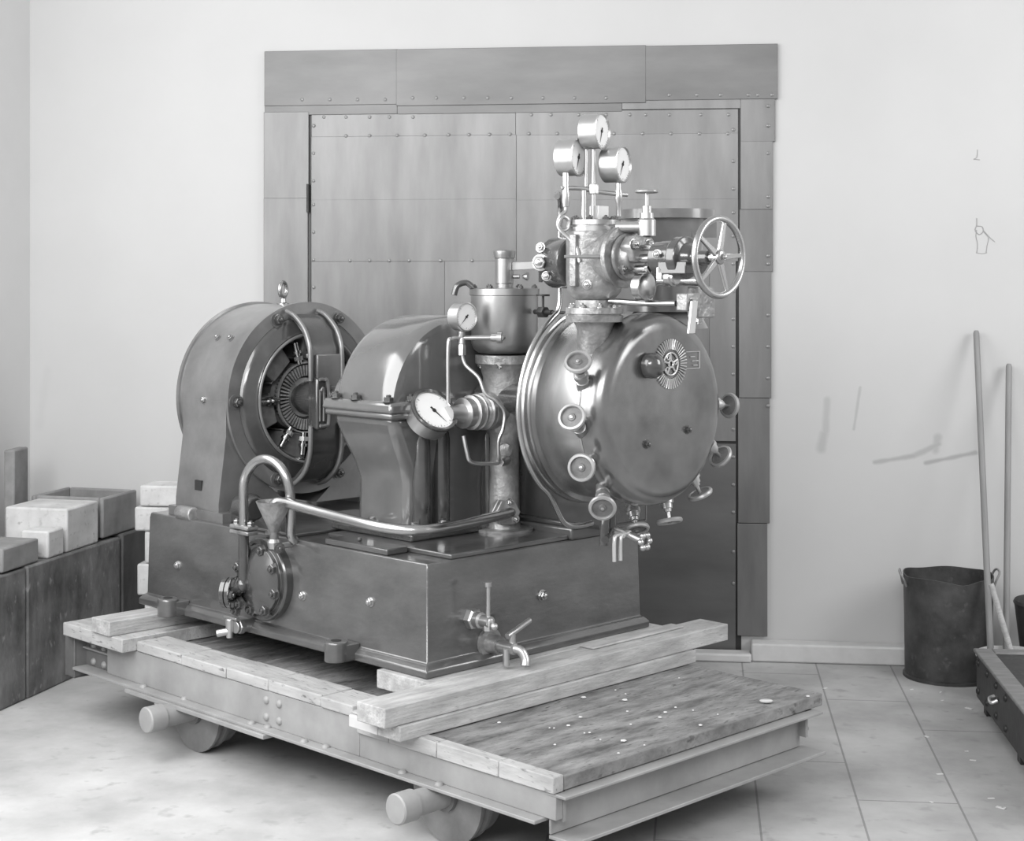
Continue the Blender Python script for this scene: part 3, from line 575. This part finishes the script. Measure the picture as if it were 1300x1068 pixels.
# bearing bracket bridging the opening
def bridge(Pa, Pb, q_add, m, name, hw=0):
    prof = [(1.10,.300),(1.06,.285),(1.01,.24),(.985,.18),(.98,.08),(.98,-.08),(.985,-.18),(1.01,-.24),(1.06,-.285),(1.10,-.300)]
    out = [(Pa, q-q_add, dz+z) for q, z in prof]; inn = [(Pa, q+.022, dz+z*.96) for q, z in prof[::-1]]
    b = mb(); b.prism(out+inn, (Pb-Pa,0,0)); return b.build(name, m, G, bev=.003)
br = bridge(.345,.475, 0, M['paint'], 'bearing_bracket')
for Pa in (.330,.470):
    prof = [(1.105,.31),(1.055,.292),(1.0,.246),(.973,.185),(.968,.10)]
    b = mb(); b.tube([(Pa, q, dz+z) for q, z in prof]+[(Pa,.968,dz+.07)], .0085, n=10); b.build('bracket_rib', M['dyn'], br)
    b = mb(); b.tube([(Pa, q, dz-z) for q, z in prof]+[(Pa,.968,dz-.09)], .0085, n=10); b.build('bracket_rib', M['dyn'], br)
b = mb(); b.box(.34,.385,.945,.985,dz-.10,dz+.08); b.build('bearing_housing', M['paint'], G, bev=.008)
b = mb(); b.box(.348,.352,.938,.944,dz-.07,dz+.04); b.tube([(.345,.938,dz+.075),(.36,.935,dz+.075),(.378,.932,dz+.06),(.38,.932,dz-.07),(.365,.932,dz-.085),(.345,.935,dz-.085)],.006,n=8); b.tube([(.350,.936,dz+.035),(.362,.936,dz+.04),(.362,.936,dz-.07)],.004,n=8); b.build('bearing_slot_rim', M['dyn'], br)
b = mb(); b.box(.36,.465,.968,.982,dz+.03,dz+.16); b.build('bracket_plate', M['dyn'], br, bev=.004)
b = mb(); b.lathe((.415,1.0,dz),(0,1,0),[(0,.06),(.10,.06),(.12,.045),(.40,.045)],32); b.build('bearing', M['paint'], G)
# armature and poles
b = mb(); b.lathe((dP,1.15,dz),(0,1,0),[(0,.075),(.01,.10),(.03,.118),(.20,.12),(.25,.12)],64); b.build('armature', M['winding'], G)
b = mb()
for k in range(52):
    a = 2*PI*k/52; d = Vector((math.cos(a),0,math.sin(a))); e = Vector((-math.sin(a),0,math.cos(a)))
    p = Vector((dP,1.12,dz)); b.loft([[p+d*.078+e*.0022, p+d*.078-e*.0022, p+d*.078-e*.0022+Vector((0,.04,0)), p+d*.078+e*.0022+Vector((0,.04,0))],[p+d*.116+e*.0034, p+d*.116-e*.0034, p+d*.116-e*.0034+Vector((0,.04,0)), p+d*.116+e*.0034+Vector((0,.04,0))]])
b.lathe((dP,1.135,dz),(0,1,0),[(0,.07),(.03,.07)],48); b.build('commutator', M['cast'], G)
b = mb(); b.ring((dP,1.13,dz),(0,-1,0),[(0,.122),(0,.128),(.010,.128),(.010,.122)],64); b.build('brush_ring', M['cast'], G)
for k in range(6):
    a = R(15+60*k); d = Vector((math.cos(a),0,math.sin(a))); e = Vector((-math.sin(a),0,math.cos(a))); p = Vector((dP,1.135,dz))
    b = mb(); secs = []
    for rr, ww in ((.134,.046),(.138,.051),(.212,.060),(.218,.054)):
        secs.append([p+d*rr+e*ww, p+d*rr-e*ww, p+d*rr-e*ww+Vector((0,.22,0)), p+d*rr+e*ww+Vector((0,.22,0))])
    b.loft(secs); c = b.build('field_coil', M['winding'], G, bev=.008)
    b = mb(); b.loft([[p+d*rr+e*ww+Vector((0,.02,0)), p+d*rr-e*ww+Vector((0,.02,0)), p+d*rr-e*ww+Vector((0,.2,0)), p+d*rr+e*ww+Vector((0,.2,0))] for rr, ww in ((.128,.056),(.133,.056),(.134,.03),(.296,.03))]); b.build('pole_core', M['cast'], c)
for k, a in enumerate((84, 182, 264, 105, 236)):
    ra = R(a); d = Vector((math.cos(ra),0,math.sin(ra))); p = Vector((dP,1.12,dz))
    b = mb(); b.cyl(p+d*.125, p+d*.205, .010, n=12); b.lathe(p+d*.14, d, [(0,.018),(.015,.018)], 6); b.lathe(p+d*.165, d, [(0,.016),(.01,.016)], 12); b.build('brush_holder', M['steel'], G)
b = mb(); ey = Vector((dP+.0,1.26,dz+.333)); b.lathe(ey-Vector((0,0,.01)),(0,0,1),[(0,.022),(.012,.022),(.016,.012),(.03,.010)],20); b.torus(ey+Vector((0,0,.052)),(-.5,1,0),.027,.0075,32,10); b.build('eye_bolt', M['steel'], G)
# odds on the bedplate beside the dynamo feet
b = mb(); b.lathe((.045,1.30,.733),(-.0,1,0),[(-.045,.026),(.045,.026)],10); b.build('holding_down_bolt', M['cast'], G, bev=.004)
b = mb(); b.box(.09,.17,1.06,1.12,.7175,.765); b.lathe((.13,1.07,.77),(0,-1,0),[(-.03,.045),(.03,.05),(.06,.04)],12); b.build('terminal_box', M['paint'], G, bev=.006)
b = mb(); b.lathe((.05,.80,.7175),(0,0,1),[(0,.03),(.008,.03),(.01,.022),(.025,.02),(.03,.012)],20); b.build('oil_filler', M['brass'], G)
b = mb(); b.box(.05,.55,.69,1.0,.7175,.728); b.build('raised_pad', M['bed'], G, bev=.003)
b = mb(); b.cyl((.42,.62,1.14),(.42,.99,1.14),.04); b.lathe((.42,.72,1.14),(0,1,0),[(0,.10),(.05,.10),(.05,.09),(.06,.09),(.06,.10),(.11,.10)],40); b.build('coupling', M['steel'], G)
# ------------------------------------------------------------------ trolley
T = empty('flat_trolley', (x0, y0, 0), PI/4, 'long low flat trolley of steel beams with worn oily planks, carrying the machine', 'trolley')
tQ0, tQ1, tP0, tP1 = -.675, 1.64, -.13, 1.005
b = MB(); pw = .19; q = tQ0
while q < tQ1-.02:
    q2 = min(q+pw, tQ1-.02); zz = random.uniform(-.002,.002); b.box(tP0-.005, tP1+.01, q+.0015, q2-.0015, .252, .290+zz); q = q2
b.build('deck_planking', M['deck'], T, bev=.003)
b = MB(); q = .125; rr = [.15,.26,.22,.25,.27]
for L_ in rr: b.box(-.175+random.uniform(0,.004), -.05, q, q+L_-.002, .2915, .325+random.uniform(-.002,.002)); q += L_
b.build('edge_board', M['deckq'], T, bev=.004)
b = MB(); q = tQ0+.002
for L_ in (.20,.24,.2,.14): b.box(-.175, -.137, q, q+L_-.002, .25, .293); q += L_
b.build('edge_board', M['deckq'], T, bev=.003)
def beam(P, sgn, name='side_beam', m=M['beam']):
    b = MB(); b.box(P-.006, P+.006, tQ0, tQ1, .172, .25); b.box(min(P, P+sgn*.07), max(P, P+sgn*.07), tQ0+.04, tQ1, .172, .182); b.box(min(P, P+sgn*.03), max(P, P+sgn*.03), tQ0, tQ1, .242, .250)
    return b.build(name, m, T, bev=.002)
sbm = beam(-.135, -1); beam(.93, 1)
b = MB(); b.box(-.168,-.142,.10,tQ1-.17,.182,.2905); b.build('side_plate', M['beam'], sbm, bev=.002)
b = MB(); b.box(-.168,-.142,tQ0+.0,.0995,.182,.2495); b.build('side_plate', M['beam'], sbm, bev=.002)
rivm = MB(); rivm.lathe((0,0,0),(0,0,1),[(0,.013),(.004,.012),(.008,.008),(.0095,0)],14); rivm = rivm.mesh('rivet'); rivm.materials.append(M['beam'])
def rivet(par, p, ax):
    o = bpy.data.objects.new('rivet', rivm); C.objects.link(o); o.parent = par; o.matrix_local = align(p, ax)
for Q in (.545,.48): rivet(sbm, (-.168,Q,.21), (-1,0,0)); rivet(sbm, (-.168,Q,.262), (-1,0,0))
for Q, P in ((.60,-.185),(.53,-.175),(.33,-.19),(.24,-.18),(1.22,-.18),(.99,-.17),(-.1,-.18),(-.25,-.18)): rivet(sbm, (P,Q,.182), (0,0,1))
b = MB(); b.box(-.215,-.135,.50,1.28,.158,.172); b.box(-.215,-.15,.99,1.10,.13,.158); b.build('stiffener_plate', M['beam'], T, bev=.002)
b = MB(); b.box(-.16,.93,tQ0+.025,tQ0+.033,.14,.245); b.box(-.17,.965,tQ0-.035,tQ0+.033,.242,.250); b.box(-.16,.95,tQ0-.055,tQ0+.033,.128,.138); b.build('end_beam', M['beam'], T, bev=.002)
b = MB(); b.box(-.20,1.0,tQ1,tQ1+.008,.14,.29); b.box(-.20,1.05,tQ1-.015,tQ1+.06,.282,.290); b.box(-.20,-.192,tQ1-.002,tQ1+.06,.14,.285); b.box(-.2,1.05,tQ1,tQ1+.06,.14,.148); eb = b.build('end_beam', M['beamd'], T, bev=.002)
b = MB(); b.box(-.150,-.141,tQ1-.17,tQ1,.183,.288); b.build('gusset', M['beamd'], eb)
for Q in (tQ1-.05,tQ1-.12):
    for z in (.20,.255): rivet(eb, (-.150,Q,z), (-1,0,0))
# wheels: one built, three copies
def wheel():
    o = MB(); o.lathe((0,0,0),(1,0,0),[(0,.02),(.002,.138),(.012,.138),(.018,.126),(.035,.124),(.040,.133),(.052,.133),(.058,.122),(.095,.122),(.10,.11),(.10,.03)],48)
    wh = o.build('wheel', M['wheel'], T)
    h = MB(); h.ring((-.001,0,0),(-1,0,0),[(0,.030),(0,.046),(.012,.046),(.012,.030)],32); h.build('hub', M['beamd'], wh); return wh
w0 = wheel(); 
for i, (P, Q, fl_) in enumerate([(-.125,1.0,0),(-.125,-.22,0),(.915,1.0,1),(.915,-.22,1)]):
    o = w0 if i == 0 else copy_tree(w0, T); o.location = (P,Q,.138); o.rotation_euler = (0,0,PI if fl_ else 0)
for Q in (1.0,-.22):
    b = MB(); b.cyl((-.11,Q,.138),(.90,Q,.138),.025); b.build('axle', M['beamd'], T)
    b = MB(); b.lathe((-.31,Q,.138),(1,0,0),[(0,.038),(.004,.042),(.06,.042),(.065,.036),(.19,.034)],28); b.build('axle_stub', M['beam'], T)
# ------------------------------------------------------------------ packing timbers
def tim(name, P_0, P_1, Q_0, Q_1, z0, z1, m, label, cat='timber', group=None, extra=None):
    x, y = wor(P_0, Q_0); o = MB(); o.box(0, P_1-P_0, 0, Q_1-Q_0, 0, z1-z0)
    e = o.build(name, m, None, bev=.003); e.location = (x, y, z0); e.rotation_euler = (0,0,PI/4); tag(e, label, cat, group); return e
tim('timber_beam', -.245, 1.04, -.165, -.07, .292, .334, M['timber'], 'lower of the two long pale timber beams under the front end of the iron bedplate')
tim('timber_beam', -.29, 1.225, -.155, -.035, .3345, .3895, M['timber'], 'upper long pale timber beam under the front end of the bedplate, overhanging the trolley at both ends')
tim('timber_board', -.02, 1.05, -.033, .20, .3345, .3895, M['timber'], 'short board beneath the bedplate behind the long upper timber beam')
tim('timber_block', -.235, 1.02, -.068, .06, .3265, .3343, M['timber'], 'thin packing strip under the upper timber beam')
tim('timber_board', -.245, 1.04, -.068, .055, .292, .3263, M['white'], 'pale board end under the upper timber beam beside the lower timber', )
tim('timber_plank', -.225, 1.2, 1.28, 1.67, .2925, .338, M['deckq'], 'wide pale plank lying across the left end of the trolley')
tim('timber_block', -.235, 1.1, 1.345, 1.46, .3385, .3895, M['timber'], 'square pale timber on the wide plank at the left end, under the bedplate')
tim('timber_wedge', .62, 1.07, -.09, -.034, .3897, .397, M['timber'], 'thin wood sliver wedged beside the far foot of the bedplate', 'wedge')
# shavings on the trolley
for i in range(26):
    P = random.uniform(0,.98); Q = random.uniform(-.68,-.2); l = random.choice([.003,.004,.006,.009])
    x, y = wor(P, Q); o = MB(); o.lathe((0,0,0),(0,0,1),[(0,l),(.002,l*.8)],5); e = o.build('wood_chip', M['chip'], None); e.location = (x,y,.293); e.rotation_euler = (0,0,random.uniform(0,3)); tag(e, 'small pale wood chip lying on the oily planks at the front of the trolley', 'wood chip', 'wood chips on the trolley deck')
x, y = wor(.80,-.62); o = MB(); o.lathe((0,0,0),(0,0,1),[(0,.018),(.004,.02),(.006,.016),(.006,0)],20); e = o.build('tin_lid', M['white']); e.location = (x,y,.293); e.scale = (1,.7,1); tag(e, 'small white oval lid lying near the right corner of the trolley', 'lid')
for i in range(26):
    X_ = random.uniform(.95,2.1); Y_ = random.uniform(4.3,6.1); l = random.choice([.006,.01,.014])
    if X_ < 1.2 and Y_ < 5.3: continue
    o = MB(); o.box(-l,l,-l*.4,l*.4,0,.002); e = o.build('wood_chip', M['chip'], None); e.location = (X_,Y_,.0006); e.rotation_euler = (0,0,random.uniform(0,3)); tag(e, 'tiny pale wood chip on the board floor right of the trolley', 'wood chip', 'wood chips on the floor')
# ------------------------------------------------------------------ troughs and blocks on the left
def blk(name, p0, p1, depth, z0, z1, m, label, cat, hollow=0, bev=.008, group=None):
    """box whose front edge runs p0->p1 on the floor plan, depth to the left of it"""
    p0 = Vector((p0[0],p0[1],0)); p1 = Vector((p1[0],p1[1],0)); d = p1-p0; ang = math.atan2(d.y,d.x)
    o = MB(); L_ = d.length; o.box(0,L_,0,depth,0,z1-z0)
    if hollow:
        o = MB(); t = hollow; h = z1-z0
        o.box(0,L_,0,t,0,h); o.box(0,L_,depth-t,depth,0,h); o.box(0,t,t,depth-t,0,h); o.box(L_-t,L_,t,depth-t,0,h); o.box(t,L_-t,t,depth-t,0,t)
    e = o.build(name, m, None, bev=bev); e.location = (p0.x,p0.y,z0); e.rotation_euler = (0,0,ang); return tag(e, label, cat, group)
blk('mould_box', (-1.90,5.5), (-1.792,5.90), .20, 0, .485, M['crate'], 'dark dirty box at the left edge, nearest of the row along the left wall', 'box')
blk('mould_box', (-1.788,5.905), (-1.61,6.58), .34, 0, .49, M['crate'], 'long stained dirty box in the middle of the row by the left wall', 'box')
blk('mould_box', (-1.605,6.59), (-1.55,6.77), .42, 0, .50, M['crated'], 'darkest box at the far end of the row, behind the trolley end', 'box')
blk('plaster_block', (-1.725,6.20), (-1.665,6.44), .27, .4905, .66, M['plaster'], 'large white block on the row of dirty boxes', 'block')
blk('plaster_block', (-1.758,6.06), (-1.728,6.17), .12, .4905, .595, M['plaster'], 'small white block in front of the large white block', 'block')
blk('plank_offcut', (-1.835,5.76), (-1.775,6.0), .20, .4905, .58, M['crateg'], 'short grey block lying nearest on the dirty boxes', 'block')
blk('wooden_trough', (-1.655,6.47), (-1.58,6.74), .33, .501, .665, M['crateg'], 'grey open wooden trough behind the large white block', 'trough', hollow=.02)
blk('wooden_case', (-2.015,6.47), (-1.995,6.60), .045, .0, .86, M['crateg'], 'tall narrow grey box standing at the left edge against the wall', 'box')
for i, (x_, z_, l_) in enumerate(((-1.52,.0,.18),(-1.50,.13,.16),(-1.53,.26,.20),(-1.50,.39,.17),(-1.54,.52,.20),(-1.52,.62,.17))):
    lab = ['lowest', 'second lowest', 'third', 'fourth', 'second highest', 'topmost'][i]
    o = MB(); o.box(0,l_,0,.16,0,(.128 if i < 4 else .098 if i == 4 else .085)); e = o.build('stone_block', M['plaster'], None, bev=.008); e.location = (x_,6.52,z_+.001*i); e.rotation_euler = (0,0,-ALPHA+random.uniform(-.05,.05))
    tag(e, 'pale rough stone block behind the machine, %s of its stack' % lab, 'block')
# ------------------------------------------------------------------ bucket, poles, chest on the right
BX, BY = 1.705, 6.25
b = MB(); n = 56; Rb = .168; Hb = .40
prof_o = [(0,Rb-.004),(0,Rb+.004),(.012,Rb+.004),(.016,Rb-.002)]
b.lathe((0,0,0),(0,0,1),[(0,Rb+.005),(.010,Rb+.005),(.014,Rb-.001)],n)
ri, ro = [], []
for k in range(n):
    a = 2*PI*k/n; dent = -.022*math.exp(-((a-4.85)/.35)**2); r_ = Rb+dent*.4
    h = Hb+.003*math.sin(3*a)+.003*math.sin(5*a+1)+dent*.9
    ro.append([b.v((Rb*.985*math.cos(a),Rb*.985*math.sin(a),.012)), b.v((Rb*math.cos(a),Rb*math.sin(a),.25)), b.v(((r_+.004)*math.cos(a),(r_+.004)*math.sin(a),h))])
    ri.append([b.v(((Rb-.006)*math.cos(a),(Rb-.006)*math.sin(a),.03)), b.v(((Rb-.005)*math.cos(a),(Rb-.005)*math.sin(a),.25)), b.v(((r_-.001)*math.cos(a),(r_-.001)*math.sin(a),h))])
for k in range(n):
    j = (k+1) % n
    for t in (0,1): b.f([ro[k][t],ro[j][t],ro[j][t+1],ro[k][t+1]]); b.f([ri[k][t],ri[k][t+1],ri[j][t+1],ri[j][t]])
    b.f([ro[k][2],ro[j][2],ri[j][2],ri[k][2]])
b.f([ri[k][0] for k in range(n)])
BK = empty('sheet_iron_bucket', (BX,BY,0), 0, 'tall dented dark sheet-iron bucket standing by the white wall', 'bucket')
b.build('bucket_body', M['bucket'], BK)
for sgn in (-1,1):
    b = MB(); b.tube([(sgn*(Rb+.002),-.03,Hb-.045),(sgn*(Rb+.012),-.03,Hb-.02),(sgn*(Rb+.026),-.022,Hb+.008),(sgn*(Rb+.022),0,Hb+.018),(sgn*(Rb+.014),.02,Hb+.002),(sgn*(Rb+.002),.03,Hb-.045)],.0045,n=8); b.build('handle', M['galv'], BK)
def pole(p0, p1, r, label, m='pole', name='wooden_pole'):
    p0 = Vector(p0); p1 = Vector(p1); L_ = (p1-p0).length; b = MB(); b.lathe((0,0,0),(0,0,1),[(0,r*.9),(.01,r),(L_-.01,r*.95),(L_,r*.7)],16)
    e = b.build(name, M[m]); e.matrix_local = align(p0, p1-p0); return tag(e, label, 'pole')
pole((1.782,5.93,.013), (1.868,6.435,1.343), .0125, 'taller of the two thin wooden poles leaning on the wall by the bucket')
pole((1.85,5.99,.013), (1.995,6.42,1.21), .0125, 'shorter thin wooden pole leaning on the wall at the right')
b = MB(); b.lathe((0,0,0),(0,0,1),[(0,.011),(.42,.011)],14); e = b.build('tool_handle', M['timber']); e.matrix_local = align((1.89,5.90,.013),(-.26,.15,1)); tag(e,'short pale wooden tool handle leaning behind the dark chest','tool')
# galvanised tub behind the chest, holding odds
TB = empty('zinc_tub', (1.86,5.94,0), 0, 'round pale-rimmed tub behind the dark riveted chest', 'tub')
b = MB(); b.ring((0,0,0),(0,0,1),[(.002,.110),(.150,.128),(.150,.123),(.012,.105)],48); b.lathe((0,0,0),(0,0,1),[(.002,.109),(.010,.109)],40); b.build('tub_body', M['galv'], TB)
b = MB(); b.ring((0,0,0),(0,0,1),[(.148,.122),(.148,.133),(.160,.133),(.160,.122)],48); b.build('rim', M['white'], TB)
b = MB(); b.ring((0,0,0),(0,0,1),[(0,.11),(.29,.145),(.30,.15),(.31,.145),(.01,.10)],40); b.lathe((0,0,0),(0,0,1),[(0,.10),(.02,.10)],30); e = b.build('black_bucket', M['bucket']); e.location = (2.09,6.17,0); tag(e, 'dark bucket at the far right edge behind the round tub', 'bucket')
CH = empty('riveted_chest', (1.67,5.75,0), -R(96), 'low dark riveted chest with a lighter rimmed lid at the right edge', 'chest')
rivd = rivm.copy(); rivd.materials.clear(); rivd.materials.append(M['darkm'])
b = MB(); b.box(0,1.25,0,.42,.05,.21); ch = b.build('chest_body', M['chest'], CH, bev=.004)
b = MB(); b.box(-.01,1.26,-.01,.055,.21,.222); b.box(-.01,.05,.055,.43,.21,.222); b.build('lid_edge', M['chestt'], CH, bev=.004)
b = MB(); b.box(.05,1.26,.055,.42,.21,.215); b.build('lid_panel', M['chest'], CH)
for X_ in (.03,.6,1.15): b = MB(); b.box(X_,X_+.05,.02,.40,0,.05); b.build('foot', M['chest'], CH, bev=.003)
for X_ in (.04,.2,.36,.52):
    for z in (.08,.18):
        rv = bpy.data.objects.new('rivet', rivd); C.objects.link(rv); rv.parent = ch; rv.matrix_local = align((X_,0,z), (0,-1,0))
b = MB(); b.tube([(.34,-.002,.14),(.35,-.02,.135),(.39,-.022,.13),(.40,-.002,.14)],.006,n=8); b.build('handle', M['bright'], CH)
bpy.context.view_layer.update()
